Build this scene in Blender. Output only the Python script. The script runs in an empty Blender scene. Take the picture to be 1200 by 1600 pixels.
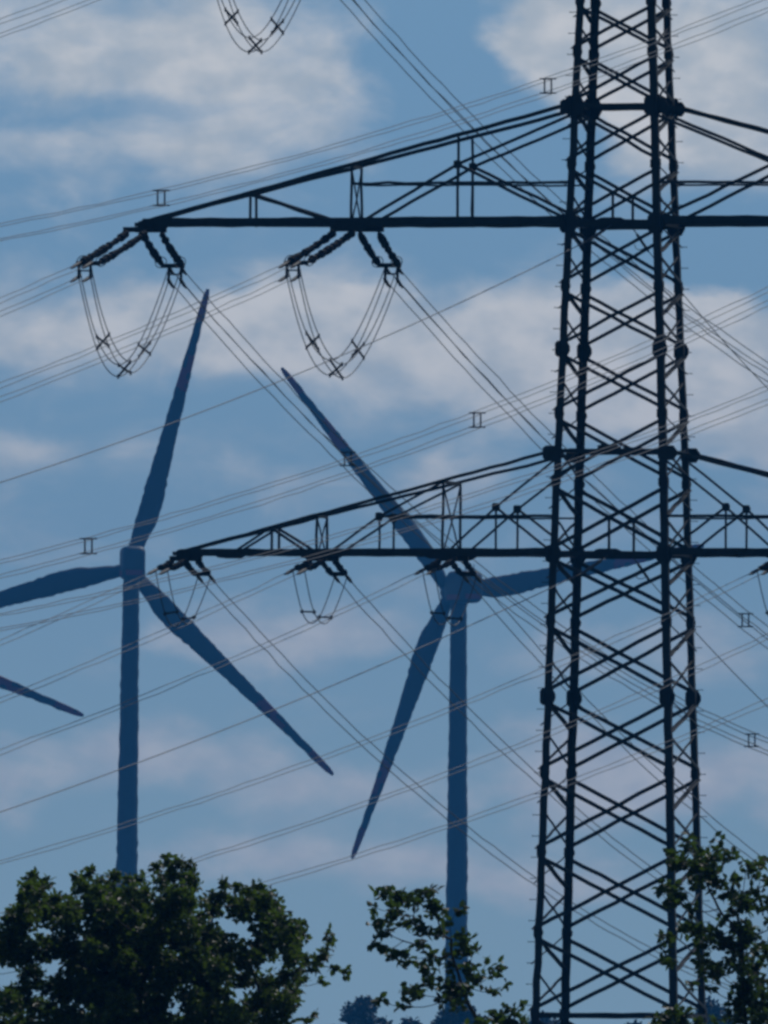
import bpy, math, random
import numpy as np
from mathutils import Vector, Matrix
R = math.radians
SC = bpy.context.scene
COL = SC.collection

# ---------------------------------------------------------------- camera
F = 40000.0                      # focal length in photo pixels (photo 1200 x 1600)
CZ = 2.0
PITCH = math.atan(840 / F)
ROLL = R(0.25)
cam = bpy.data.cameras.new('camera')
camera = bpy.data.objects.new('camera', cam); COL.objects.link(camera)
cam.sensor_fit = 'VERTICAL'; cam.sensor_height = 36.0; cam.lens = F / 1600 * 36.0
cam.clip_start = 1.0; cam.clip_end = 40000.0
MC = Matrix.Rotation(math.pi / 2 + PITCH, 3, 'X') @ Matrix.Rotation(ROLL, 3, 'Z')
camera.matrix_world = Matrix.Translation((0, 0, CZ)) @ MC.to_4x4()
SC.camera = camera

def P(px, py, Y):
    """the point of the place that stands Y metres away and shows at photo pixel px, py"""
    d = MC @ Vector(((px - 600) / F, -(py - 800) / F, -1.0))
    return Vector((0, 0, CZ)) + d * (Y / d.y)

# ---------------------------------------------------------------- world, sun, exposure
SUN_EL, SUN_AZ = R(47), R(32)    # azimuth clockwise from the view direction (+Y)
SKY_STRENGTH = 0.05
SC.view_settings.view_transform = 'Standard'; SC.view_settings.look = 'None'
SC.view_settings.gamma = 1.0; SC.view_settings.exposure = 0.0
SC.cycles.use_denoising = True
SC.cycles.volume_bounces = 1
SC.cycles.filter_width = 3.1
SC.cycles.max_bounces = 6

sun = bpy.data.lights.new('sun', 'SUN'); sun.energy = 2.0; sun.angle = R(0.5); sun.color = (1.0, 0.98, 0.95)
sun_o = bpy.data.objects.new('sun', sun); COL.objects.link(sun_o)
sd = Vector((math.sin(SUN_AZ) * math.cos(SUN_EL), math.cos(SUN_AZ) * math.cos(SUN_EL), math.sin(SUN_EL)))
sun_o.rotation_euler = sd.to_track_quat('Z', 'Y').to_euler()
sun_o.location = (200, 600, 400)

W = bpy.data.worlds.new('World'); SC.world = W; W.use_nodes = True
nt = W.node_tree; nt.nodes.clear()
def N(t, **kw):
    n = nt.nodes.new(t)
    for k, v in kw.items(): setattr(n, k, v)
    return n
def L(a, b): nt.links.new(a, b)
def math_(op, a, b=None, c=None, clamp=False):
    n = N('ShaderNodeMath', operation=op); n.use_clamp = clamp
    for i, v in enumerate((a, b, c)):
        if v is None: continue
        if hasattr(v, 'links'): L(v, n.inputs[i])
        else: n.inputs[i].default_value = v
    return n.outputs[0]
def vmath(op, a, b):
    n = N('ShaderNodeVectorMath', operation=op)
    for i, v in enumerate((a, b)):
        if hasattr(v, 'links'): L(v, n.inputs[i])
        else: n.inputs[i].default_value = v
    return n.outputs['Value' if op in ('LENGTH', 'DOT_PRODUCT') else 'Vector']
def maprange(v, a, b, c, d):
    n = N('ShaderNodeMapRange', interpolation_type='SMOOTHSTEP')
    L(v, n.inputs['Value'])
    for k, x in zip(('From Min', 'From Max', 'To Min', 'To Max'), (a, b, c, d)): n.inputs[k].default_value = x
    return n.outputs['Result']
def mixcol(f, a, b):
    n = N('ShaderNodeMix', data_type='RGBA')
    for k, v in ((0, f), (6, a), (7, b)):
        if hasattr(v, 'links'): L(v, n.inputs[k])
        else: n.inputs[k].default_value = v if k == 0 else (*v, 1)
    return n.outputs[2]

tc = N('ShaderNodeTexCoord'); D = tc.outputs['Generated']
sep = N('ShaderNodeSeparateXYZ'); L(D, sep.inputs[0]); dx, dy, dz = sep.outputs
sky = N('ShaderNodeTexSky', sky_type='NISHITA'); sky.sun_disc = False
sky.sun_elevation = SUN_EL; sky.sun_rotation = SUN_AZ
# cloud banks of that day, each a bank in its own direction of the sky: (azimuth, elevation, half width, half height) in thousandths of a radian, and weight
BANKS = [(-10.5, 39.0, 7.0, 3.2, .54), (-4.5, 37.5, 4.5, 3.0, .38), (-13.5, 34.8, 7.5, 1.7, .36), (-12, 36.6, 9, .7, -.25), (-6, 32.0, 6, 1.3, .16),
         (6.6, 40.2, 2.6, 2.6, .80), (9.3, 38.2, 3.6, 2.4, .78), (13.0, 36.0, 3.8, 2.6, .62), (14.5, 40.0, 4, 2.4, .35),
         (-13.0, 28.0, 5.5, 2.0, .55), (-5.0, 28.6, 5.0, 1.5, .42), (1.0, 27.6, 6.0, 2.4, .72), (8.5, 27.0, 5.0, 3.0, .62), (13.5, 26.8, 4.0, 3.2, .62), (11.5, 29.4, 3.2, .9, .4),
         (2.6, 22.6, 2.0, 1.4, .55), (14.8, 23.5, 2.4, 2.0, .30), (-14.6, 22.8, 2.0, 1.6, .25),
         (-4.0, 16.0, 6.0, 1.2, .40), (7.0, 15.5, 3.0, 1.2, .3), (12.5, 15.8, 3.0, 1.4, .42), (-9.0, 11.2, 4.2, 1.6, .55), (-15, 10.2, 2.0, 1.6, .55), (-1.0, 10.3, 4.0, 1.3, .50),
         (6.5, 11.0, 3.0, 1.6, .55), (9.2, 10.2, 3.2, 1.5, .5), (14.0, 10.5, 3.0, 1.4, .42), (-4.0, 7.6, 5.0, 1.1, .42), (5.0, 7.0, 4.5, 1.4, .38), (9, 6.2, 3.5, 1.0, .3),
         (4, 37.0, 3.5, 3.5, -.35), (13.8, 30.9, 2.6, 1.4, -.4), (-7, 24, 7, 3.5, .14), (0, 18.5, 12, 3.5, .10), (0, 3.0, 20, 2, -.15)]
nz = N('ShaderNodeTexNoise'); nz.inputs['Scale'].default_value = 1.0; nz.inputs['Detail'].default_value = 4.0; nz.inputs['Roughness'].default_value = .5
warp_in = vmath('MULTIPLY', D, (260, 260, 420)); L(warp_in, nz.inputs['Vector'])
wv = vmath('SUBTRACT', nz.outputs['Color'], (.5, .5, .5))
Dw = vmath('ADD', D, vmath('MULTIPLY', wv, (.0050, .0, .0030)))
tot = None
for ax, el, rx, rz, w in BANKS:
    q = vmath('MULTIPLY', vmath('SUBTRACT', Dw, (ax * .001, 0, el * .001)), (1000 / rx, 0, 1000 / rz))
    g = maprange(vmath('LENGTH', q, (0, 0, 0)), 0.0, 1.75, w, 0.0)
    tot = g if tot is None else math_('ADD', tot, g)
n2 = N('ShaderNodeTexNoise'); n2.inputs['Scale'].default_value = 1.0; n2.inputs['Detail'].default_value = 7.0; n2.inputs['Roughness'].default_value = .55; n2.inputs['Distortion'].default_value = .4
L(vmath('MULTIPLY', D, (170, 170, 330)), n2.inputs['Vector'])
dens = math_('ADD', tot, math_('MULTIPLY', math_('SUBTRACT', n2.outputs['Fac'], .5), 1.05))
cloud = maprange(dens, .03, .64, 0.0, 1.0)
n3 = N('ShaderNodeTexNoise'); n3.inputs['Scale'].default_value = 1.0; n3.inputs['Detail'].default_value = 3.0
L(vmath('MULTIPLY', D, (420, 420, 700)), n3.inputs['Vector'])
blue = mixcol(maprange(dz, .0, .040, 0, 1), (.262, .395, .478), (.186, .336, .500))
white = mixcol(maprange(n3.outputs['Fac'], .3, .7, 0, 1), (.47, .525, .575), (.70, .70, .70))
white = mixcol(maprange(dz, .006, .034, 0, 1), mixcol(.5, (.34, .38, .46), white), white)
low = mixcol(math_('MULTIPLY', cloud, .92), blue, white)
bg1 = N('ShaderNodeBackground'); L(sky.outputs[0], bg1.inputs[0]); bg1.inputs[1].default_value = SKY_STRENGTH
bg2 = N('ShaderNodeBackground'); L(low, bg2.inputs[0]); bg2.inputs[1].default_value = 1.0
mx = N('ShaderNodeMixShader'); L(maprange(dz, .045, .09, 0.0, 1.0), mx.inputs[0]); L(bg2.outputs[0], mx.inputs[1]); L(bg1.outputs[0], mx.inputs[2])
wo = N('ShaderNodeOutputWorld'); L(mx.outputs[0], wo.inputs['Surface'])

# ---------------------------------------------------------------- materials
def material(name, c1, c2, scale=4.0, rough=.6, metal=0.0, bump=0.0, island=False, trans=None, spec=.5):
    m = bpy.data.materials.new(name); m.use_nodes = True; t = m.node_tree; b = t.nodes['Principled BSDF']
    b.inputs['Roughness'].default_value = rough; b.inputs['Specular IOR Level'].default_value = spec; b.inputs['Metallic'].default_value = metal
    mix = t.nodes.new('ShaderNodeMix'); mix.data_type = 'RGBA'
    mix.inputs[6].default_value = (*c1, 1); mix.inputs[7].default_value = (*c2, 1)
    if island:
        g = t.nodes.new('ShaderNodeNewGeometry'); t.links.new(g.outputs['Random Per Island'], mix.inputs[0])
    else:
        o = t.nodes.new('ShaderNodeTexCoord'); n = t.nodes.new('ShaderNodeTexNoise')
        n.inputs['Scale'].default_value = scale; n.inputs['Detail'].default_value = 5
        t.links.new(o.outputs['Object'], n.inputs['Vector'])
        rmp = t.nodes.new('ShaderNodeMapRange'); rmp.inputs['From Min'].default_value = .3; rmp.inputs['From Max'].default_value = .7
        t.links.new(n.outputs['Fac'], rmp.inputs['Value']); t.links.new(rmp.outputs['Result'], mix.inputs[0])
        if bump:
            bp = t.nodes.new('ShaderNodeBump'); bp.inputs['Strength'].default_value = bump; bp.inputs['Distance'].default_value = .02
            t.links.new(n.outputs['Fac'], bp.inputs['Height']); t.links.new(bp.outputs[0], b.inputs['Normal'])
    t.links.new(mix.outputs[2], b.inputs['Base Color'])
    if trans:
        tr = t.nodes.new('ShaderNodeBsdfTranslucent'); tr.inputs[0].default_value = (*trans, 1)
        ms = t.nodes.new('ShaderNodeMixShader'); ms.inputs[0].default_value = .30
        out = t.nodes['Material Output']
        t.links.new(b.outputs[0], ms.inputs[1]); t.links.new(tr.outputs[0], ms.inputs[2]); t.links.new(ms.outputs[0], out.inputs['Surface'])
    return m
M = dict(
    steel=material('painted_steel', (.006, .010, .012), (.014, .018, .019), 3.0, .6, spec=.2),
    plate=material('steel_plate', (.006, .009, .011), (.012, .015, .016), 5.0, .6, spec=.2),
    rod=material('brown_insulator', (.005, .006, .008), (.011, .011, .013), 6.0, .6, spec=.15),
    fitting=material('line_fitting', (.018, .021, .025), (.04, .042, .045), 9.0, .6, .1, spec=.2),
    wire=material('aluminium_wire', (.016, .030, .052), (.028, .044, .070), 8.0, .5, .1),
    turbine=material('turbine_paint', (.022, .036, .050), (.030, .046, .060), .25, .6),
    red=material('red_paint', (.16, .008, .024), (.19, .012, .03), .4, .6),
    leaf=material('young_leaves', (.004, .010, .004), (.030, .050, .012), island=True, rough=.5, trans=(.10, .18, .02), spec=.3),
    leaf_dark=material('dense_leaves', (.003, .009, .003), (.054, .080, .018), island=True, rough=.5, trans=(.13, .22, .02), spec=.3),
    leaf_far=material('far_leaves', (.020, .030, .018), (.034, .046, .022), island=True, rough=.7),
    bark=material('bark', (.018, .016, .013), (.045, .040, .032), 14.0, .85, 0, .4),
    grass=material('grass_field', (.035, .055, .018), (.075, .085, .030), .15, .9, 0, .3),
)

# ---------------------------------------------------------------- mesh helpers
def frame(d):
    d = Vector(d).normalized(); up = Vector((0, 0, 1)) if abs(d.z) < .95 else Vector((1, 0, 0))
    a = d.cross(up).normalized(); return a, d.cross(a).normalized()
JR = random.Random(77)
class MB:
    def __init__(s): s.v = []; s.f = []
    def ring_sweep(s, rings, closed=True, caps=True):
        b = len(s.v); n = len(rings[0])
        for r_ in rings: s.v += [tuple(p) for p in r_]
        for i in range(len(rings) - 1):
            for j in range(n):
                k = (j + 1) % n
                s.f.append((b + i * n + j, b + i * n + k, b + (i + 1) * n + k, b + (i + 1) * n + j))
        if caps:
            s.f.append(tuple(b + j for j in reversed(range(n)))); s.f.append(tuple(b + (len(rings) - 1) * n + j for j in range(n)))
        return s
    def tube(s, pts, rad, n=6):
        pts = [Vector(p) for p in pts]; rad = rad if isinstance(rad, (list, tuple)) else [rad] * len(pts)
        rings = []; a = None
        for i, p in enumerate(pts):
            d = (pts[min(i + 1, len(pts) - 1)] - pts[max(i - 1, 0)]).normalized()
            if a is None: a, c = frame(d)
            else:
                a = (a - d * a.dot(d)); a = a.normalized() if a.length > 1e-6 else frame(d)[0]; c = d.cross(a)
            rings.append([p + (a * math.cos(2 * math.pi * j / n) + c * math.sin(2 * math.pi * j / n)) * rad[i] for j in range(n)])
        return s.ring_sweep(rings)
    def bar(s, p, q, w, h=None, up=None):
        """rectangular bar"""
        p, q = Vector(p), Vector(q); d = (q - p).normalized(); h = h or w
        if up is not None:
            a = Vector(up).cross(d).normalized(); c = d.cross(a)
        else: a, c = frame(d)
        o = [(-w / 2, -h / 2), (w / 2, -h / 2), (w / 2, h / 2), (-w / 2, h / 2)]
        return s.ring_sweep([[e + a * x + c * y for x, y in o] for e in (p, q)])
    def angle(s, pts, w, t, a, c):
        """L section with its heel on the path and its flanges towards a and c"""
        a, c = Vector(a), Vector(c); o = [(0, 0), (w, 0), (w, t), (t, t), (t, w), (0, w)]
        fine = [Vector(pts[0])]
        for p, q in zip(pts, pts[1:]):
            p, q = Vector(p), Vector(q); k = max(1, int((q - p).length / .55))
            for i in range(1, k + 1):
                e = p + (q - p) * (i / k)
                fine.append(e + (a * JR.gauss(0, .009) + c * JR.gauss(0, .009) if i < k else Vector((0, 0, 0))))
        pts = fine
        return s.ring_sweep([[Vector(e) + a * x + c * y for x, y in o] for e in pts])
    def plate(s, c, e1, e2, poly, th):
        c, e1, e2 = Vector(c), Vector(e1).normalized(), Vector(e2).normalized(); n = e1.cross(e2).normalized()
        return s.ring_sweep([[c + e1 * x + e2 * y + n * k for x, y in poly] for k in (-th / 2, th / 2)])
    def build(s, name, mat, parent=None, smooth=False):
        me = bpy.data.meshes.new(name); me.from_pydata(s.v, [], s.f); me.update()
        if smooth: me.polygons.foreach_set('use_smooth', [True] * len(me.polygons))
        me.materials.append(M[mat]); o = bpy.data.objects.new(name, me); COL.objects.link(o)
        if parent: o.parent = parent
        return o
def thing(name, loc=(0, 0, 0), rz=0):
    o = bpy.data.objects.new(name, None); COL.objects.link(o); o.location = loc; o.rotation_euler = (0, 0, rz); o.empty_display_size = .5
    return o
def tag(o, label, cat, group=None, kind=None):
    if label: o['label'] = label
    if cat: o['category'] = cat
    if group: o['group'] = group
    if kind: o['kind'] = kind
    return o
OCT = [(.5, .14), (.30, .5), (-.34, .5), (-.5, .34), (-.5, -.34), (-.34, -.5), (.30, -.5), (.5, -.14)]
def octo(w, h): return [(x * w, y * h) for x, y in OCT]

# ---------------------------------------------------------------- ground
g = MB(); S_ = 7000; n_ = 28
for i in range(n_ + 1):
    for j in range(n_ + 1):
        x, y = -S_ + 2 * S_ * i / n_, -S_ + 2 * S_ * j / n_
        g.v.append((x, y, -0.25 * (math.sin(x * .0021 + 1) * math.cos(y * .0017)) - .25))
for i in range(n_):
    for j in range(n_):
        a = i * (n_ + 1) + j; g.f.append((a, a + n_ + 1, a + n_ + 2, a + 1))
ground = g.build('ground', 'grass'); ground['kind'] = 'structure'

# ---------------------------------------------------------------- lattice pylon
DP = 800.0
base = P(967.5, 1590, DP); TH = R(12.2)
BX, BY = base.x, DP
pyl = tag(thing('lattice_pylon', (BX, BY, 0), -TH), 'tall dark steel lattice power pylon with long cross arms', 'pylon')
AX = Vector((math.cos(TH), -math.sin(TH), 0)); AY = Vector((math.sin(TH), math.cos(TH), 0))
def Wd(u, v, z): return Vector((BX, BY, 0)) + AX * u + AY * v + Vector((0, 0, z))     # pylon space to world
def zp(py): return P(970, py, DP).z
ATAB = [(1590, 231), (1280, 212.5), (710, 178.5), (350, 151), (0, 123), (-340, 98), (-640, 62)]
AZ = [(zp(p), a / 100.0) for p, a in ATAB]
AZ = [(0.0, AZ[0][1] + (AZ[0][1] - AZ[1][1]) / (AZ[1][0] - AZ[0][0]) * AZ[0][0])] + AZ
def hw(z):
    for (z0, a0), (z1, a1) in zip(AZ, AZ[1:]):
        if z <= z1 or (z1, a1) == AZ[-1]: return a0 + (a1 - a0) * (z - z0) / (z1 - z0)
NODES = [1735, 1585, 1458, 1332, 1208, 1090, 972, 867, 755, 648, 547, 449, 351, 258, 167, 83, 3, -78, -157, -245, -342, -430, -520, -600]
NZ = [zp(p) for p in NODES]
SIGN = {1: (-1, -1), 2: (-1, 1), 3: (1, -1), 4: (1, 1)}
def corner(k, z): sx, sy = SIGN[k]; h = hw(z); return Vector((sx * h, sy * h, z))
BIG = {1090: .50, 867: .52, 547: .48, 351: .58, 167: .60, -157: .6, -342: .6}
for k in (1, 2, 3, 4):
    sx, sy = SIGN[k]; mb = MB()
    zs = [-.25] + [z for z, a in AZ[1:]]
    mb.angle([corner(k, z) for z in zs], .235, .035, (-sx, 0, 0), (0, -sy, 0))
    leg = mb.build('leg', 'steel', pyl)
    for p, z in zip(NODES[1:-1], NZ[1:-1]):
        s_ = BIG.get(p, .31); c = corner(k, z)
        gp = MB(); gp.plate(c + Vector((-sx * .11, sy * .016, 0)), (1, 0, 0), (0, 0, 1), octo(s_, s_ * 1.05), .026)
        gp.plate(c + Vector((sx * .016, -sy * .11, 0)), (0, 1, 0), (0, 0, 1), octo(s_, s_ * 1.05), .026)
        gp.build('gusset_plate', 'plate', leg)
    if k in (1, 4):                                   # climbing pegs
        z = 3.4; i = 0; peg = None
        while z < 36.5:
            c = corner(k, z)
            if peg is None:
                b_ = MB(); b_.tube([(0, 0, 0), (sx * .20, 0, 0), (sx * .20, 0, .001)], [.013, .013, .013], 6); b_.tube([(sx * .20, 0, 0), (sx * .215, 0, 0)], [.024, .024], 6)
                peg = b_.build('step_bolt', 'steel', leg); o = peg
            else:
                o = peg.copy(); COL.objects.link(o); o.parent = leg
            o.location = c; z += .66
def brace(name, pairs, w, parent=pyl, up=(0, 1, 0), t=.02, mat='steel'):
    mb = MB()
    for p, q in pairs:
        p, q = Vector(p), Vector(q); d = (q - p).normalized(); a = Vector(up).cross(d)
        a = a.normalized() if a.length > 1e-4 else frame(d)[0]; c = d.cross(a).normalized()
        mb.angle([p - a * w / 2, q - a * w / 2], w, t, a, c if c.y > 0 or abs(c.y) < 1e-6 else -c)
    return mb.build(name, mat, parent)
for i in range(len(NZ) - 1):
    z0, z1 = NZ[i], NZ[i + 1]; g0 = .14; w = .125 if i < 8 else .11
    for kl, kr, sy in ((1, 3, -1), (2, 4, 1)):
        a0, a1, b0, b1 = corner(kl, z0 + g0), corner(kl, z1 - g0), corner(kr, z0 + g0), corner(kr, z1 - g0)
        e = Vector((0, sy * .035, 0)); e2 = Vector((0, -sy * .03, 0))
        brace('cross_brace', [(a0 + e, b1 + e), (b0 + e2, a1 + e2)], w)
    zm = (z0 + z1) / 2
    for ko, ki, sx in ((1, 2, -1), (4, 3, 1)):
        ex = Vector((sx * .03, 0, 0)); ex2 = Vector((-sx * .03, 0, 0))
        brace('side_brace', [(corner(ko, z0 + g0) + ex, corner(ki, zm - .12) + ex), (corner(ki, zm + .12) + ex2, corner(ko, z1 - g0) + ex2)], .10, up=(1, 0, 0))
        brace('side_brace', [(corner(ki, z0 + g0) + ex2 * 2, corner(ko, zm + .1) + ex2 * 2), (corner(ko, zm + .30) + ex * 2, corner(ki, z1 - g0) + ex * 2)], .05, up=(1, 0, 0), t=.012)
for p, w in ((1587, .17), (867, .17), (706, .12), (351, .24), (167, .13), (-157, .2), (-342, .13)):
    z = zp(p)
    for ka, kb, up in ((1, 3, (0, 1, 0)), (2, 4, (0, 1, 0)), (1, 2, (1, 0, 0)), (3, 4, (1, 0, 0))):
        brace('girt', [(corner(ka, z), corner(kb, z))], w * (1 if up[1] else .6), up=up)
for p0, p1 in ((304, 348), (811, 864)):               # hangers under the crossings
    for sy in (-1, 1):
        h = hw(zp(p0)); brace('hanger', [((0, sy * (h + .07), zp(p0)), (0, sy * (h + .07), zp(p1)))], .075)
for p, wd, ht in ((702, .75, .22), (348, .9, .24), (864, .85, .20)):
    for sy in (-1, 1):
        MB().plate((0, sy * (hw(zp(p)) + .12), zp(p)), (1, 0, 0), (0, 0, 1), octo(wd, ht), .03).build('centre_plate', 'plate', pyl)
for s in (-1, 1):                                     # light grey cable clipped to a rear leg is left to real sunlight on the braces
    pass
MB().tube([(0, 0, zp(-600)), (0, 0, zp(-700))], [.08, .03], 8).build('peak_spike', 'steel', pyl)
# cross arms
def arm(side, py_b, py_t, t_tip, chord, posts, xposts, mids, braces, tie, plates, ends):
    zb = zp(py_b); zt = zp(py_t); ut = t_tip / 50.0 / math.cos(TH); ub = hw(zb); utop = hw(zt)
    ztip = zb + .10
    def hv(u): return max(.10, hw(zb) + (.10 - hw(zb)) * (u - ub) / (ut - ub))
    def B(u, sy): return Vector((side * u, sy * hv(u), zb))
    def T(u, sy):
        k = (u - utop) / (ut - utop); vt = hw(zt) + (.10 - hw(zt)) * max(k, 0); return Vector((side * u, sy * vt, zt + (ztip - zt) * k))
    U = lambda t: t / 50.0 / math.cos(TH)
    mb = MB()
    for sy in (-1, 1):
        mb.angle([B(ub - .1, sy), B(ut + .06, sy)], chord, .03, (0, 0, 1), (0, -sy, 0))
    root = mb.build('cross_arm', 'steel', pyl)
    for sy in (-1, 1):
        m2 = MB(); m2.angle([T(utop - .05, sy), T(ut + .06, sy)], chord * .47, .025, (0, 0, 1), (0, -sy, 0)); m2.build('top_chord', 'steel', root)
    for t in posts + xposts:
        for sy in (-1, 1):
            u = U(t); brace('arm_post', [(B(u, sy), T(u, sy))], .085, root)
    for t in xposts:
        u = U(t)
        brace('arm_post_cross', [(B(u, -1) + Vector((.02, 0, 0)), T(u, 1) + Vector((.02, 0, 0)))], .05, root, t=.012)
        brace('arm_post_cross', [(B(u, 1) - Vector((.02, 0, 0)), T(u, -1) - Vector((.02, 0, 0)))], .05, root, t=.012)
        m3 = MB(); m3.bar(T(u, -1), T(u, 1), .09); m3.build('arm_spacer', 'steel', root)
    def pt(spec, sy):
        kind = spec[0]
        if kind == 'B': return B(U(spec[1]), sy)
        if kind == 'T': return T(U(spec[1]), sy)
        if kind == 'M': u = U(spec[1]); return Vector((side * u, sy * hv(u), zp(spec[2])))
        if kind == 'L': z = zp(spec[1]); h = hw(z); return Vector((side * h, sy * h, z))
    for t, py in mids:
        for sy in (-1, 1):
            brace('arm_post', [(B(U(t), sy), pt(('M', t, py), sy))], .07, root)
            MB().plate(pt(('M', t, py), sy), (1, 0, 0), (0, 0, 1), octo(.26, .26), .03).build('arm_plate', 'plate', root)
    for p, q, w in braces:
        for sy in (-1, 1):
            e = Vector((0, sy * .03, 0)); brace('arm_brace', [(pt(p, sy) + e, pt(q, sy) + e)], w, root)
    tt, tpy = tie
    for sy in (-1, 1):
        z = zp(tpy); u = U(tt); brace('arm_tie', [((side * u, sy * hv(u), z), (side * hw(z), sy * hw(z), z))], .09 if sy < 0 else .06, root)
    for t, wd, ht in plates:
        for sy in (-1, 1):
            MB().plate(B(U(t), sy) + Vector((0, sy * .03, .05)), (1, 0, 0), (0, 0, 1), octo(wd, ht), .03).build('arm_plate', 'plate', root)
    for sy in (-1, 1):
        MB().plate(T(utop + .05, sy) + Vector((0, sy * .02, -.02)), (1, 0, 0), (0, 0, 1), octo(.62, .46), .03).build('arm_plate', 'plate', root)
    for i in range(ends):                             # plan bracing seen edge on
        u0 = ub + (ut - ub) * i / ends; u1 = ub + (ut - ub) * (i + 1) / ends; s_ = 1 if i % 2 else -1
        m4 = MB(); m4.bar(B(u0, s_) + Vector((0, 0, .06)), B(u1, -s_) + Vector((0, 0, .06)), .07); m4.build('plan_brace', 'steel', root)
    MB().plate((side * (ut - .05), 0, zb + .08), (1, 0, 0), (0, 1, 0), octo(.7, .5), .12).build('tip_plate', 'plate', root)
    return root
for s in (-1, 1):
    arm(s, 353, 167, 748, .27, [578, 246], [416], [(246, 258)],
        [(('B', 410), ('M', 246, 258), .10), (('M', 246, 258), ('L', 182), .10), (('M', 246, 258), ('L', 343), .10), (('T', 578), ('B', 425), .11)],
        (414, 287), [(416, 1.1, .36), (735, .9, .34)], 7)
    arm(s, 869, 708, 686, .22, [541], [468, 265], [(367, 808), (179, 794)],
        [(('B', 455), ('M', 367, 808), .075), (('M', 367, 808), ('T', 265), .075), (('B', 262), ('M', 179, 794), .075), (('M', 179, 794), ('L', 722), .075),
         (('M', 179, 794), ('L', 862), .075), (('T', 541), ('B', 475), .085), (('B', 612), ('T', 548), .075)],
        (367, 808), [(610, .8, .24), (468, 1.0, .30), (265, 1.1, .32), (675, .8, .34)], 8)
    arm(s, -154, -342, 556, .24, [400], [250], [],
        [(('B', 250), ('T', 400), .10), (('B', 250), ('L', -330), .10)], (250, -240), [(540, .9, .34)], 5)

# ---------------------------------------------------------------- insulators, jumpers and conductors
PHL, PHR = R(22), R(14)
UL = Vector((-math.sin(PHL), -math.cos(PHL), 0)); UR = Vector((math.sin(PHR), math.cos(PHR), 0))
NL = Vector((math.cos(PHL), -math.sin(PHL), 0)); NR = Vector((math.cos(PHR), -math.sin(PHR), 0))
Z = Vector((0, 0, 1))
def local(mb, org):
    mb.v = [tuple(Vector(v) - org) for v in mb.v]; return mb
def insulator(at, u, n, length, slope, sep, quad, label, group):
    """two parallel shedded rods from the arm down to a yoke; returns where the conductors start"""
    org = at; root = tag(thing('strain_insulator', org), label, 'insulator', group)
    d = (u - Z * slope).normalized(); e0 = at; e1 = at + d * length
    for s in (-1, 1):
        a, b = e0 + n * (s * sep / 2), e1 + n * (s * sep / 2)
        mb = MB(); pts, rad = [], []
        L_ = (b - a).length; k = max(6, int(L_ / (.22 if quad else .16))); sag = .05 if quad else .02
        pts.append(a); rad.append(.03)
        for i in range(k):
            lump = JR.uniform(.72, 1.22)
            for f, r_ in ((.12, .04 / lump), (.30, .122 if quad else .10), (.46, .118 if quad else .095), (.56, .04)):
                t = .06 + .88 * (i + f) / k; pts.append(a + (b - a) * t - Z * (sag * 4 * t * (1 - t))); rad.append(r_ * lump)
        pts.append(b); rad.append(.03)
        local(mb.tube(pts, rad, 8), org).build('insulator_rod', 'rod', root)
        if quad:
            h = MB(); c = b - d * .3
            h.tube([c + n * (s * .30 * math.cos(q)) * .6 + (Z * .7 + n * .1) * .24 * math.sin(q) for q in [math.pi * 2 * j / 14 for j in range(15)]], .016, 5)
            local(h, org).build('arcing_ring', 'fitting', root)
    a, b = e0 + n * sep * .8, e0 - n * sep * .8
    local(MB().bar(a + Z * .06, b + Z * .06, .12, .16), org).build('hanger_bar', 'plate', root)
    y = MB(); y.bar(e1 + n * (sep * .62), e1 - n * (sep * .62), .10, .14)
    local(y, org).build('yoke_plate', 'plate', root)
    c0 = e1 + d * .30
    if quad:
        ctr = c0 - Z * .14
        for s in (-1, 1):
            local(MB().bar(ctr + n * s * .2 + Z * .26, ctr + n * s * .2 - Z * .28, .05, .09), org).build('yoke_strap', 'plate', root)
        local(MB().bar(ctr + n * .24 - Z * .02, ctr - n * .24 - Z * .02, .05), org).build('yoke_strap', 'plate', root)
        offs = [n * (sx * .2) + Z * (sz * .21) for sx in (-1, 1) for sz in (-1, 1)]
    else:
        ctr = c0; offs = [n * (sx * .2) for sx in (-1, 1)]
        for s in (-1, 1):
            local(MB().bar(e1 + n * s * .2, ctr + n * s * .2, .04, .07), org).build('yoke_strap', 'plate', root)
    for o in offs:
        p = ctr + o
        local(MB().tube([p - d * .16, p - d * .02, p + d * .45, p + d * .7], [.03, .06, .055, .016], 7), org).build('dead_end_clamp', 'fitting', root)
    return ctr, offs
def path(p0, u, m0, c, smax):
    pts = []; s = 0.0
    while s < smax:
        pts.append(p0 + u * s - Z * (m0 * s - c * s * s)); s += 1.5 if s < 120 else 5
    return pts
def conductor(name, p0, offs, u, n, m0, c, smax, spacers, label, group, back=None, rad=None):
    root = tag(thing(name, p0), label, 'power line', group); rad = rad or (.0115 if u is UL else .0155)
    for o in offs:
        pts = path(p0 + o, u, m0, c, smax)
        pts = pts[:1] + [p + Z * JR.gauss(0, .012) + n * JR.gauss(0, .012) for p in pts[1:]]
        if back is not None: pts = [back + o * .5] + pts
        local(MB().tube(pts, rad, 6), p0).build('wire', 'wire', root, True)
    for s in spacers:
        q = p0 + u * s - Z * (m0 * s - c * s * s)
        if len(offs) == 4:
            sp = MB()
            for h in (-.215, .215): sp.bar(q + n * .26 + Z * h, q - n * .26 + Z * h, .045)
            for k in (-.11, .11): sp.bar(q + n * k - Z * .215, q + n * k + Z * .215, .05)
        else: sp = MB().bar(q + n * .24, q - n * .24, .05)
        local(sp, p0).build('spacer', 'fitting', root)
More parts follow.
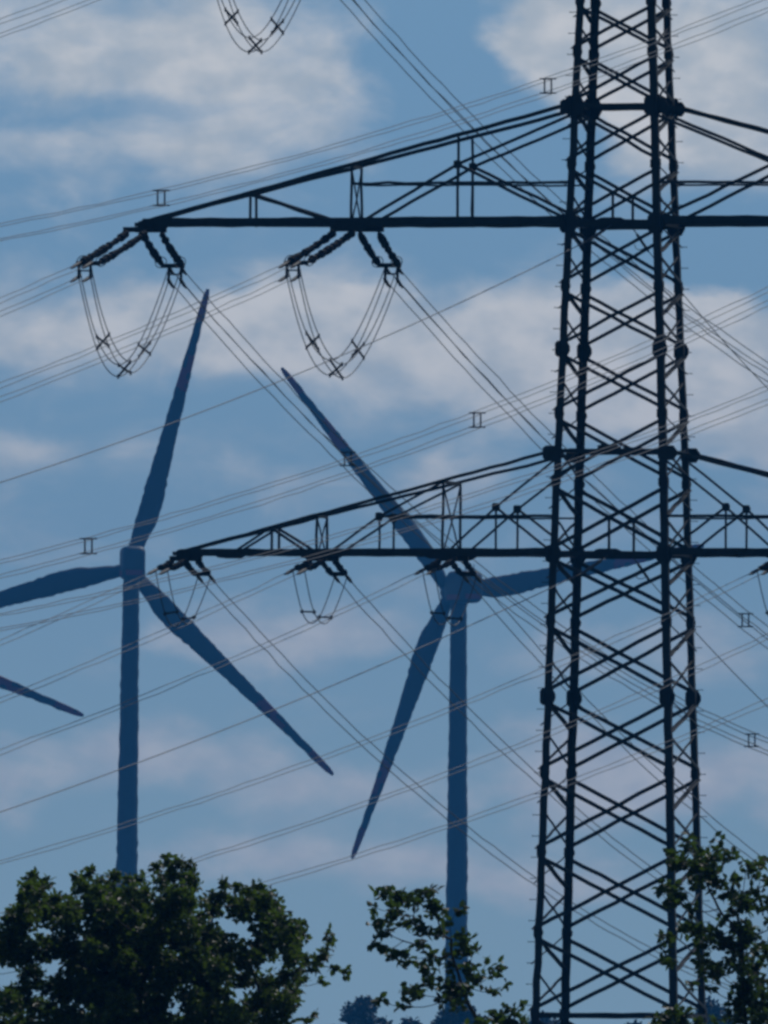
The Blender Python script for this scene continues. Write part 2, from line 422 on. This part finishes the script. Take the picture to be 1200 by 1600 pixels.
def jumper(ca, oa, cb, ob, drop, marks, label, group):
    org = (ca + cb) / 2; root = tag(thing('jumper_loop', org), label, 'jumper cable', group)
    rnd = random.Random(int(abs(org.x * 100)))
    pts_at = {}
    for i, (a, b) in enumerate(zip(oa, ob)):
        A, B_ = ca + a, cb + b; pts = []; k = 1 + rnd.uniform(-.03, .03)
        for j in range(29):
            t = -1 + 2 * j / 28; f = (t + 1) / 2 - .06 * (1 - t * t); dr = drop * k * (1 - abs(t) ** 1.85)
            wob = .02 * math.sin(5 * t + i)
            pts.append(A + (B_ - A) * f - Z * dr + NL * wob * (1 - t * t))
        local(MB().tube(pts, .018, 6), org).build('wire', 'wire', root, True)
        for m in marks: pts_at.setdefault(m, []).append(pts[int((m + 1) / 2 * 28)])
    for m, q in pts_at.items():
        sp = MB()
        if len(q) == 4: sp.bar(q[0], q[3], .06); sp.bar(q[1], q[2], .06)
        else: sp.bar(q[0] + (q[0] - q[1]) * .15, q[1] + (q[1] - q[0]) * .15, .055)
        for p in q: sp.bar(p - Z * .07, p + Z * .07, .06)
        local(sp, org).build('spacer', 'fitting', root)
def arm_pt(t, py, side=-1, dv=0.0): return Wd(side * t / 50.0 / math.cos(TH), dv, zp(py) - .14)
GI, GJ, GC = 'strain insulators on the pylon arms', 'jumper loops under the pylon arms', 'conductors strung from the pylon'
QL, QR = (.205, .00068), None
quads = [
 (741, 353, 'tip of the long upper left arm', (.2614, .00113), 82, (80, 2.9), [22.5, 80.0]),
 (416, 353, 'middle of the long upper left arm', (.248, .00087), 0, (0, 0), [49.0]),
 (545, -154, 'arm above the top edge of the photo', (.2455, .0010), 0, (0, 0), []),
]
QLAB = {741: ('dark insulator strings reaching left from the outer tip of the upper left arm', 'dark insulator strings slanting right from the outer tip of the upper left arm',
              'four cable jumper loop below the tip of the upper left arm',
              'four wire bundle running to the left photo edge from the upper left arm tip',
              'four wire bundle falling right from the upper left arm tip across a turbine blade'),
        416: ('dark insulator strings reaching left from the middle of the upper left arm', 'dark insulator strings slanting right from the middle of the upper left arm',
              'four cable jumper loop below the middle of the upper left arm',
              'four wire bundle running left from mid upper arm, behind the tip jumper loop',
              'four wire bundle falling right from mid upper arm to the pylon shaft'),
        545: ('insulator strings reaching left, just above the top photo edge', 'insulator strings slanting right, just above the top photo edge',
              'four cable jumper loop cut by the top photo edge',
              'four wire bundle crossing the top left photo corner',
              'four wire bundle falling from the top photo edge behind the upper left arm')}
for t, py, where, (m0, c), _, _, sps in quads:
    lab = QLAB[t]
    cl, ol = insulator(arm_pt(t + 14, py, -1, -.25), UL, NL, 4.25, .275, .64, True, lab[0], GI)
    cr, orr = insulator(arm_pt(t - (16 if t < 700 else 0), py, -1, .25), UR, NR, 2.9, .36, .62, True, lab[1], GI)
    jumper(cl, ol, cr, orr, 3.05, [-.44, .0, .47], lab[2], GJ)
    conductor('conductor_bundle', cl, ol, UL, NL, QL[0], QL[1], 300, [], lab[3], GC)
    conductor('conductor_bundle', cr, orr, UR, NR, m0, c, 230, sps, lab[4], GC)
def quad_right(t, py, sps, label):
    at = arm_pt(t - 20, py, 1, -.25); d = (UL - Z * .285).normalized(); c0 = at + d * 4.55 - Z * .14
    offs = [NL * (sx * .2) + Z * (sz * .21) for sx in (-1, 1) for sz in (-1, 1)]
    conductor('conductor_bundle', c0, offs, UL, NL, QL[0], QL[1], 300, sps, label, GC, back=at)
quad_right(540, -154, [30.1, 60.3], 'four wire bundle with two spacers passing just above the upper left arm')
quad_right(416, 353, [29.0, 59.2], 'four wire bundle with spacers crossing the gap between the two left arms')
quad_right(757, 353, [], 'four wire bundle meeting the pylon just above the lower cross arm')
TL = (.200, .00065); TRR = (.262, .0012)
twins = {683: ('outer tip', 'outer tip', 'outer tip'),
         468: ('middle', 'middle', 'middle'),
         265: ('inner end', 'inner end', 'inner end')}
for t, (where, l1, l2) in twins.items():
    cl, ol = insulator(arm_pt(t + 6, 869, -1, -.15), UL, NL, 1.25, .22, .42, False, 'short insulator pair pointing left at the %s of the lower left arm' % where, GI)
    cr, orr = insulator(arm_pt(t - 8, 869, -1, .15), UR, NR, 1.45, .28, .44, False, 'short insulator pair pointing right at the %s of the lower left arm' % where, GI)
    jumper(cl, ol, cr, orr, 1.62, [-.42, .42], 'two cable jumper loop below the %s of the lower left arm' % where, GJ)
    conductor('conductor_pair', cl, ol, UL, NL, *TL, 290, [], 'pair of thin wires going left from the %s of the lower left arm' % where, GC)
    conductor('conductor_pair', cr, orr, UR, NR, *TRR, 215, [], 'pair of thin wires falling right from the %s of the lower left arm' % where, GC)
# right lower arm: only its first hanging point shows
cl, ol = insulator(arm_pt(250, 869, 1, -.15), UL, NL, 1.25, .22, .42, False, 'short insulator pair under the lower right arm at the photo edge', GI)
cr, orr = insulator(arm_pt(272, 869, 1, .15), UR, NR, 1.45, .28, .44, False, 'short insulator pair just past the right photo edge', GI)
jumper(cl, ol, cr, orr, 1.62, [-.42, .42], 'two cable jumper loop cut by the right photo edge', GJ)
conductor('conductor_pair', cl, ol, UL, NL, .1953, .00062, 290, [], 'pair of thin wires just touching the lower blade tip of the left turbine', GC)
for t, lab in ((462, 'pair of thin wires crossing the right turbine tower about halfway up'), (677, 'lowest pair of thin wires, touching the bottom blade tip of the right turbine')):
    at = arm_pt(t, 869, 1, -.15); d = (UL - Z * .22).normalized(); c0 = at + d * 1.55
    conductor('conductor_pair', c0, [NL * -.2, NL * .2], UL, NL, .2052, .00069, 290, [], lab, GC, back=at)
for py, ll, lr, dl, dr in ((353, 'single thin wire going left from the shaft, just below the upper jumper loops', 'single thin wire falling right from the shaft below the upper arm', (.2183, .00076), (.265, .0018)),
                   (869, 'single thin wire going left from the shaft across both turbine towers', 'single thin wire falling right from the shaft below the lower arm', (.197, .00057), (.252, .0014))):
    for u, n, sg, lab, (m0, c), (x0, y0) in ((UL, NL, -1, ll, dl, (-.75, .25)), (UR, NR, 1, lr, dr, (1.0, .95))):
        a = Wd(0, sg * hw(zp(py)), zp(py)); q = a + u * (x0 / u.x * (1 if sg > 0 else -1) if False else 2.0) - Z * (.55 if sg < 0 else .62)
        root = tag(thing('fibre_cable', a), lab, 'cable', 'single cables on the pylon shaft')
        local(MB().tube([a] + path(q, u, m0, c, 250), .016, 6), a).build('wire', 'wire', root, True)
        local(MB().tube([a, a + (q - a) * .3, a + (q - a) * .35, q, q + (q - a) * .15], [.02, .02, .05, .05, .015], 6), a).build('dead_end_clamp', 'fitting', root)
        if sg > 0:
            lp = MB(); lp.tube([a + (q - a) * .9 + Vector((-.35 * j / 6, 0, .30 * (j / 6) ** 2 - .32 * j / 6 + (.0 if j < 6 else .1))) for j in range(7)], .014, 5)
            local(lp, a).build('tail_loop', 'wire', root)

# ---------------------------------------------------------------- wind turbines
def blade_mesh(Rb, s0, s1, grow):
    prof = [(0, 2.3, 2.3, 0), (.03, 2.3, 2.3, 0), (.09, 2.9, 1.9, .25), (.17, 3.85, 1.35, .62), (.25, 3.75, 1.05, .62), (.40, 3.0, .75, .42), (.55, 2.4, .52, .28), (.70, 1.85, .36, .18), (.82, 1.45, .26, .12), (.92, 1.25, .20, .08), (.975, 1.0, .14, .06), (1.0, .45, .06, .0)]
    def at(r_):
        for a, b in zip(prof, prof[1:]):
            if r_ <= b[0]:
                k = (r_ - a[0]) / (b[0] - a[0]); return [a[i] + (b[i] - a[i]) * k for i in range(1, 4)]
    mb = MB(); rings = []; n = 60 if s1 - s0 > .5 else 12; jr = random.Random(5)
    for i in range(n + 1):
        r_ = s0 + (s1 - s0) * i / n; c, th, off = at(min(r_, .9999)); tw = R(14) * (1 - r_) ** 2; ring = []; off += jr.gauss(0, .045) if s1 - s0 > .5 else 0; c *= 1 + (jr.gauss(0, .024) if s1 - s0 > .5 else 0)
        for j in range(14):
            q = 2 * math.pi * j / 14; x = c / 2 * math.cos(q) * grow; y = th / 2 * math.sin(q) * (1 + .35 * math.cos(q) * min(1, r_ * 6)) * grow
            X = x * math.cos(tw) - y * math.sin(tw) + off; Y = x * math.sin(tw) + y * math.cos(tw) + 1.6 * r_ ** 2
            ring.append((X, Y, .9 + (Rb - .9) * r_))
        rings.append(ring)
    return mb.ring_sweep(rings)
protos = {}
def turbine(hub_px, Y, yaw, lean, angles, label, Rb=50.0, over=4.6):
    hub = P(*hub_px, Y); zh = hub.z
    ax = Vector((-math.sin(yaw), math.cos(yaw), 0)); b = hub - ax * over - Z * zh - Vector((math.cos(yaw), math.sin(yaw), 0)) * zh * math.tan(lean)
    root = tag(thing('wind_turbine', b, yaw), label, 'wind turbine', 'wind turbines behind the pylon')
    root.rotation_euler = Matrix.Rotation(lean, 3, 'Y').to_4x4().to_euler() if False else (0, lean, yaw)
    rings = []
    for i in range(81):
        k = i / 80; z = -.5 + (zh - .6) * k; r_ = 2.15 + (1.40 - 2.15) * k
        ox = JR.gauss(0, .045); r_ *= 1 + JR.gauss(0, .013)
        rings.append([(ox + r_ * math.cos(2 * math.pi * j / 32), r_ * math.sin(2 * math.pi * j / 32), z) for j in range(32)])
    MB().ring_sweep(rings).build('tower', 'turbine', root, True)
    # nacelle: rounded box along the rotor axis
    sec = []
    for y, sx, z0, z1 in ((-6.4, 1.5, -1.5, 2.7), (-6.1, 1.85, -1.9, 3.3), (-5.0, 2.0, -2.05, 3.65), (.5, 2.0, -2.05, 3.6), (2.2, 1.8, -1.9, 2.6), (2.9, 1.55, -1.6, 1.8)):
        o = []
        for (cx, cz, q0) in ((1, 1, 0), (-1, 1, 90), (-1, -1, 180), (1, -1, 270)):
            for q in (0, 30, 60, 90):
                rr = .95; a = R(q0 + q); o.append((cx * (sx - rr) + rr * math.cos(a), y, (z1 - rr if cz > 0 else z0 + rr) + rr * math.sin(a)))
        sec.append(o)
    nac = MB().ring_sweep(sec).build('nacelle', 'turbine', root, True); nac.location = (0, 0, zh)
    st = MB()
    for sx in (-1, 1): st.bar((sx * 2.01, -5.0, -1.0), (sx * 2.01, .5, -1.0), .05, .9)
    st.bar((-1.45, -6.42, -.9), (1.45, -6.42, -.9), .06, .9)
    st.build('red_stripe', 'red', nac)
    for mx_, mz_ in ((.8, 4.8), (-.8, 4.5)): MB().bar((mx_, -4.8, 3.3), (mx_, -4.8, mz_), .12).build('wind_mast', 'turbine', nac)
    sp = MB(); sp.tube([(0, over + y, 0) for y in (-1.9, -1.2, 0, 1.0, 1.8, 2.3)], [1.5, 1.75, 1.8, 1.45, .8, .1], 24)
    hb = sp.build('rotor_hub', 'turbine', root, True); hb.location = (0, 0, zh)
    for a in angles:
        if 'b' not in protos:
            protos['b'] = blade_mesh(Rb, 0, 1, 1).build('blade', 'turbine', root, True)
            protos['r'] = [blade_mesh(Rb, .63, .76, 1.02).build('red_band', 'red', protos['b'], True), blade_mesh(Rb, .885, .996, 1.03).build('red_band', 'red', protos['b'], True)]
            o = protos['b']
        else:
            o = protos['b'].copy(); COL.objects.link(o); o.parent = root
            for r_ in protos['r']:
                c = r_.copy(); COL.objects.link(c); c.parent = o
        o.location = (0, over, zh); o.rotation_euler = (0, R(a), 0)
    return root
turbine((202, 888), 4396, R(5), R(.6), (15.0, 134.2, 254.5), 'dark blue wind turbine rising behind the dense broad tree')
turbine((703, 925), 4480, R(23), R(.1), (-39.2, 79.8, 200.6), 'dark blue wind turbine just left of the pylon, hub under the lower arm', over=3.9)
turbine((-272, 950), 4450, R(14), 0, (-8.5, 231.5, 111.5), 'wind turbine at the left edge with only one blade tip showing', )

# ---------------------------------------------------------------- trees
def leaf(mb, p, size, rnd):
    d = Vector((rnd.gauss(0, 1), rnd.gauss(0, 1), rnd.gauss(-.15, .8))).normalized(); n = Vector((rnd.gauss(0, 1), rnd.gauss(0, 1), rnd.gauss(.3, 1)))
    s = d.cross(n); s = s.normalized() if s.length > 1e-3 else frame(d)[0]; n = s.cross(d)
    l, w = size * rnd.uniform(.7, 1.25), size * rnd.uniform(.28, .42); b = len(mb.v)
    for x, y, k in ((0, 0, 0), (.28, .85, .12), (.62, .8, .12), (1, 0, -.04), (.62, -.8, .12), (.28, -.85, .12)):
        mb.v.append(tuple(p + d * (l * x) + s * (w * y) + n * (w * k * 2)))
    mb.f += [(b, b + 1, b + 2, b + 3), (b, b + 3, b + 4, b + 5)]
def tree(name, Y, trunk_px, clumps, size, dens, depth, seed, mat, label, group, r0=.05, leaf_spread=1.0):
    rnd = random.Random(seed); sc = Y / F
    bp = P(trunk_px[0][0], 1640, Y); bx = bp.x
    root = tag(thing(name, (bx, Y, -.3)), label, 'tree', group); org = Vector((bx, Y, -.3))
    pts = [Vector((P(x, 1700, Y).x, Y, -.3)) if y > 1800 else P(x, y, Y) for x, y in trunk_px]
    nodes = []                                        # densified trunk
    for a, b in zip(pts, pts[1:]):
        k = max(2, int((b - a).length / .18))
        for i in range(k): nodes.append(a + (b - a) * (i / k) + Vector((rnd.gauss(0, .008), rnd.gauss(0, .02), 0)))
    nodes.append(pts[-1]); par = [i - 1 for i in range(len(nodes))]; nt_ = len(nodes)
    cl = []
    for (x, y, rx, ry) in clumps:
        p = P(x, y, Y); p.y = Y + rnd.gauss(0, depth * .5); cl.append((p, rx * sc, ry * sc))
    todo = sorted(range(len(cl)), key=lambda i: min((cl[i][0] - q).length for q in nodes))
    ends = []
    for i in todo:
        p = cl[i][0]
        best = min(range(len(nodes)), key=lambda j: (nodes[j] - p).length + max(0, nodes[j].z - p.z + .02) * 1.2 + (0.03 if j < nt_ else 0))
        a = nodes[best]; k = max(2, int((p - a).length / .12)); prev = best
        for q in range(1, k + 1):
            f = q / k; w = math.sin(f * math.pi) * (p - a).length * .08
            nodes.append(a + (p - a) * f + Vector((rnd.gauss(0, .006), rnd.gauss(0, .006), -w + rnd.gauss(0, .005)))); par.append(prev); prev = len(nodes) - 1
        ends.append(prev)
    cnt = [0] * len(nodes)
    for e in ends: cnt[e] += 1
    for j in range(len(nodes) - 1, 0, -1): cnt[par[j]] += cnt[j]
    mx_ = max(cnt)
    rad = [max(.0045, r0 * (c / mx_) ** .5) for c in cnt]
    kids = {}
    for j in range(1, len(nodes)): kids.setdefault(par[j], []).append(j)
    mb = MB(); stack = [(0, None)]
    while stack:                                      # one tapering tube per unbranched run
        j, start = stack.pop(); run = [start, j] if start is not None else [j]
        while True:
            ch = sorted(kids.get(run[-1], []), key=lambda q: -cnt[q])
            if not ch: break
            for o in ch[1:]: stack.append((o, run[-1]))
            run.append(ch[0])
        if len(run) > 1:
            rr = [rad[q] for q in run]; rr[0] = rr[1] if start is not None else rr[0]
            mb.tube([nodes[q] for q in run], rr, 6)
    lf = MB()
    for (p, rx, ry) in cl:
        area = rx * ry / (size * size)
        for _ in range(max(4, int(dens * area * rnd.uniform(.75, 1.25)))):
            g_ = Vector((rnd.gauss(0, 1), rnd.gauss(0, 1), rnd.gauss(0, 1))); g_ = g_.normalized() * rnd.random() ** .45
            leaf(lf, p + Vector((g_.x * rx, g_.y * (rx + ry) * .6, g_.z * ry)) * leaf_spread, size, rnd)
        for _ in range(2):                            # twiglets inside the clump
            g_ = Vector((rnd.gauss(0, 1), rnd.gauss(0, 1), rnd.gauss(.5, 1))).normalized()
            mb.tube([p, p + Vector((g_.x * rx, g_.y * rx, g_.z * ry)) * .8], [.0045, .002], 4)
    local(mb, org).build('trunk', 'bark', root, True); local(lf, org).build('crown', mat, root)
    return root
# the broad tree at bottom left
TOP = [(-60, 1400), (-25, 1430), (0, 1452), (18, 1428), (38, 1392), (52, 1362), (72, 1368), (90, 1394), (108, 1396), (120, 1362), (140, 1354), (158, 1366), (178, 1358), (200, 1366), (218, 1362), (232, 1388), (244, 1345), (262, 1334), (278, 1340), (296, 1344), (304, 1376), (322, 1404), (336, 1390), (352, 1372), (372, 1378), (388, 1384), (402, 1374), (418, 1392), (434, 1408), (442, 1432), (456, 1456)]
def top_at(x):
    for (x0, y0), (x1, y1) in zip(TOP, TOP[1:]):
        if x <= x1: return y0 + (y1 - y0) * (x - x0) / (x1 - x0)
    return 1700
rnd = random.Random(11); cl = []
for x, y in TOP:
    cl.append((x, y + 9, 9, 10)); cl.append((x + rnd.uniform(-9, 9), y + 30, 13, 13))
y = 1395
holes = [(330, 1430, 20, 17), (352, 1442, 14, 16), (378, 1445, 14, 12), (70, 1455, 20, 10), (5, 1520, 12, 16), (85, 1515, 16, 13), (140, 1468, 14, 8), (190, 1480, 13, 9), (232, 1545, 12, 20), (395, 1462, 11, 14), (432, 1505, 12, 14), (235, 1410, 18, 10)]
while y < 1760:
    x = -70
    while x < 470:
        X, Yp = x + rnd.uniform(-12, 12), y + rnd.uniform(-12, 12)
        if Yp > top_at(X) + 26 and not any(abs((X - hx) / (rx + 10)) ** 2 + abs((Yp - hy) / (ry + 10)) ** 2 < 1 for hx, hy, rx, ry in holes) and X < 452 - max(0, Yp - 1520) * .12 and rnd.random() < .96:
            cl.append((X, Yp, rnd.uniform(21, 31), rnd.uniform(18, 26)))
        x += 30
    y += 26
cl += [(x_ + rnd.uniform(-6, 6), y_ + rnd.uniform(-6, 6), 20, 17) for x_ in range(150, 260, 24) for y_ in range(1420, 1640, 24)]
cl += [(470, 1446, 8, 10), (474, 1462, 9, 8), (459, 1452, 12, 8), (462, 1474, 10, 10), (516, 1462, 6, 9), (514, 1476, 8, 9), (506, 1490, 10, 9), (497, 1502, 11, 10), (486, 1514, 11, 8), (478, 1498, 9, 8), (519, 1512, 7, 7), (540, 1517, 6, 9), (503, 1534, 7, 5), (466, 1530, 14, 10), (456, 1548, 12, 10), (452, 1572, 10, 9), (490, 1586, 6, 6), (478, 1595, 9, 6), (455, 1500, 16, 14)]
tree('broad_tree', 352, [(240, 1900), (246, 1700), (238, 1600), (215, 1520), (210, 1450)], cl, .095, 50, 2.0, 3, 'leaf_dark', 'dense dark green broadleaf tree filling the bottom left corner', 'trees in the foreground', .09)
mid = [(600, 1394, 16, 8), (618, 1397, 11, 8), (637, 1403, 20, 9), (662, 1394, 16, 8), (682, 1389, 4, 6), (681, 1422, 12, 14), (673, 1408, 10, 10), (615, 1425, 11, 13), (585, 1418, 6, 5), (593, 1444, 17, 8), (603, 1456, 12, 7), (583, 1473, 8, 8), (644, 1440, 17, 10), (662, 1453, 14, 8), (605, 1484, 10, 8), (620, 1492, 14, 9), (640, 1503, 14, 8), (657, 1476, 7, 9), (673, 1495, 10, 8), (688, 1455, 10, 9), (719, 1422, 9, 7), (721, 1466, 15, 10), (724, 1482, 14, 12), (741, 1480, 8, 8), (699, 1502, 15, 14), (732, 1513, 14, 10), (666, 1513, 10, 8), (673, 1533, 13, 10), (640, 1546, 17, 7), (655, 1552, 12, 7), (633, 1572, 7, 8), (596, 1563, 8, 6), (703, 1540, 18, 12), (712, 1556, 15, 10), (747, 1532, 9, 8), (769, 1521, 12, 8), (778, 1510, 7, 9), (794, 1541, 7, 6), (772, 1548, 11, 8), (761, 1500, 6, 4), (714, 1576, 7, 8), (692, 1564, 12, 7), (728, 1546, 11, 10), (622, 1410, 8, 6), (650, 1414, 8, 6), (700, 1440, 6, 6)]
tree('slender_tree', 345, [(775, 1900), (752, 1620), (742, 1590), (725, 1550), (706, 1491), (703, 1445), (712, 1425)], [(x, y, a * 1.15, b * 1.15) for x, y, a, b in mid], .12, 36, .5, 5, 'leaf', 'slender leaning young tree with loose leaf clumps before the right turbine tower', 'trees in the foreground', .03)
rt = [(1050, 1334, 13, 9), (1062, 1350, 15, 9), (1076, 1311, 6, 8), (1074, 1326, 9, 10), (1091, 1334, 14, 10), (1089, 1354, 16, 9), (1112, 1338, 17, 12), (1116, 1311, 5, 6), (1127, 1318, 4, 8), (1143, 1332, 7, 7), (1134, 1340, 10, 5), (1112, 1365, 13, 12), (1116, 1383, 10, 9), (1095, 1373, 10, 9), (1083, 1383, 7, 8), (1048, 1392, 10, 12), (1060, 1398, 9, 12), (1031, 1387, 6, 8), (1045, 1410, 10, 7), (1080, 1422, 8, 8), (1167, 1354, 11, 9), (1178, 1362, 9, 7), (1188, 1350, 8, 5), (1198, 1340, 9, 6), (1145, 1377, 10, 6), (1134, 1395, 12, 7), (1148, 1398, 12, 10), (1158, 1404, 14, 10), (1166, 1416, 10, 12), (1149, 1420, 13, 9), (1132, 1435, 11, 8), (1172, 1391, 7, 5), (1194, 1416, 11, 10), (1186, 1398, 6, 7), (1078, 1447, 15, 6), (1092, 1450, 12, 7), (1066, 1453, 11, 9), (1095, 1458, 12, 10), (1046, 1463, 12, 7), (1030, 1464, 6, 5), (1037, 1486, 8, 6), (1046, 1501, 10, 5), (1105, 1474, 15, 10), (1118, 1459, 12, 10), (1159, 1450, 18, 13), (1174, 1462, 15, 12), (1145, 1472, 15, 12), (1132, 1478, 11, 10), (1097, 1499, 10, 12), (1108, 1513, 16, 12), (1122, 1518, 14, 10), (1143, 1505, 16, 12), (1163, 1492, 17, 14), (1083, 1536, 8, 5), (1081, 1547, 4, 4), (1114, 1548, 8, 4), (1151, 1542, 11, 12), (1170, 1546, 17, 14), (1190, 1536, 15, 12), (1155, 1566, 18, 12), (1178, 1572, 20, 14), (1196, 1560, 14, 14), (1194, 1484, 14, 12), (1184, 1510, 12, 10), (1165, 1520, 12, 10), (1160, 1588, 20, 12), (1190, 1592, 18, 12), (1140, 1586, 8, 10)]
rt += [(1225 + 10 * i, 1365 + 22 * i, 18, 14) for i in range(8)] + [(1220, 1440, 20, 16), (1225, 1500, 24, 18), (1230, 1560, 24, 18), (1262, 1540, 24, 18), (1205, 1376, 8, 8), (1180, 1620, 26, 16), (1225, 1610, 26, 16)]
tree('leafy_tree', 348, [(1172, 1900), (1168, 1620), (1160, 1522), (1155, 1464), (1140, 1440), (1122, 1420), (1108, 1390), (1098, 1350)], [(x, y, a * 1.18, b * 1.2) for x, y, a, b in rt], .12, 38, .7, 8, 'leaf', 'airy young broadleaf tree in front of the right pylon leg', 'trees in the foreground', .035)
bl = [(768, 1586, 13, 10), (782, 1592, 12, 9), (795, 1574, 10, 7), (805, 1584, 12, 10), (814, 1566, 4, 5), (818, 1594, 10, 8), (755, 1596, 10, 8), (792, 1598, 14, 10), (740, 1606, 14, 10), (772, 1612, 22, 12), (806, 1612, 22, 12), (840, 1616, 16, 10)]
tree('leafy_bush', 338, [(790, 1900), (788, 1660), (784, 1610), (796, 1586)], bl, .12, 36, .4, 21, 'leaf', 'small light green bush top just right of the slender tree trunk', 'trees in the foreground', .016)
br = [(1050, 1580, 12, 9), (1058, 1588, 12, 9), (1042, 1590, 11, 8), (1074, 1576, 8, 6), (1070, 1590, 10, 8), (1027, 1592, 9, 6), (1035, 1600, 12, 8), (1062, 1604, 18, 10), (1088, 1594, 9, 7), (1120, 1594, 8, 6), (1100, 1606, 14, 9), (1020, 1608, 12, 8)]
tree('leafy_bush', 340, [(1058, 1900), (1060, 1660), (1056, 1610), (1054, 1590)], br, .12, 36, .4, 22, 'leaf', 'small light green bush top at the foot of the pylon', 'trees in the foreground', .016)
# hazy trees far behind
FAR = [((565, 1556), 62, 62, 'pointed hazy blue tree top between the broad tree and the slender tree', 2700),
       ((638, 1588), 30, 34, 'small rounded hazy tree top just left of the slender tree trunk', 2700),
       ((718, 1562), 60, 50, 'rounded hazy blue tree low behind the slender tree', 2650),
       ((850, 1582), 56, 36, 'flat hazy tree top at the foot of the left pylon leg', 2600),
       ((990, 1597), 44, 26, 'hazy tree top barely showing between the pylon legs', 2600),
       ((1112, 1562), 52, 50, 'rounded hazy blue tree behind the right pylon leg foot', 2620)]
for i, ((x, y), rx, ry, lab, Y) in enumerate(FAR):
    rnd = random.Random(40 + i); cl = []
    for k in range(60):
        f = rnd.random() ** .8; w = rx * (.12 + 1.0 * f); cl.append((x + rnd.uniform(-1, 1) * w, y + 9 + f * (1640 - y) * .8 + rnd.uniform(-3, 3), rnd.uniform(8, 14), rnd.uniform(7, 11)))
    cl += [(x, y + 8, 7, 7), (x + rx * .35, y + 17, 8, 8), (x - rx * .35, y + 19, 8, 8)]
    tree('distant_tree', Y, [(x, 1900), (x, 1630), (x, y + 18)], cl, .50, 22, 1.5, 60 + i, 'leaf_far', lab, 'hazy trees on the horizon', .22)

# ---------------------------------------------------------------- haze
hz = MB(); hs = 7200; hb, ht = -1.6, 150.0
hz.ring_sweep([[(-hs, -hs, z), (hs, -hs, z), (hs, hs, z), (-hs, hs, z)] for z in (hb, ht)])
m = bpy.data.materials.new('haze_air'); m.use_nodes = True; t = m.node_tree; t.nodes.clear()
pv = t.nodes.new('ShaderNodeVolumePrincipled'); pv.inputs['Color'].default_value = (.05, .38, 1.0, 1); pv.inputs['Density'].default_value = .000074
pv.inputs['Anisotropy'].default_value = 0.0
mo = t.nodes.new('ShaderNodeOutputMaterial'); t.links.new(pv.outputs[0], mo.inputs['Volume'])
M['haze'] = m
haze = hz.build('haze', 'haze'); haze['kind'] = 'stuff'
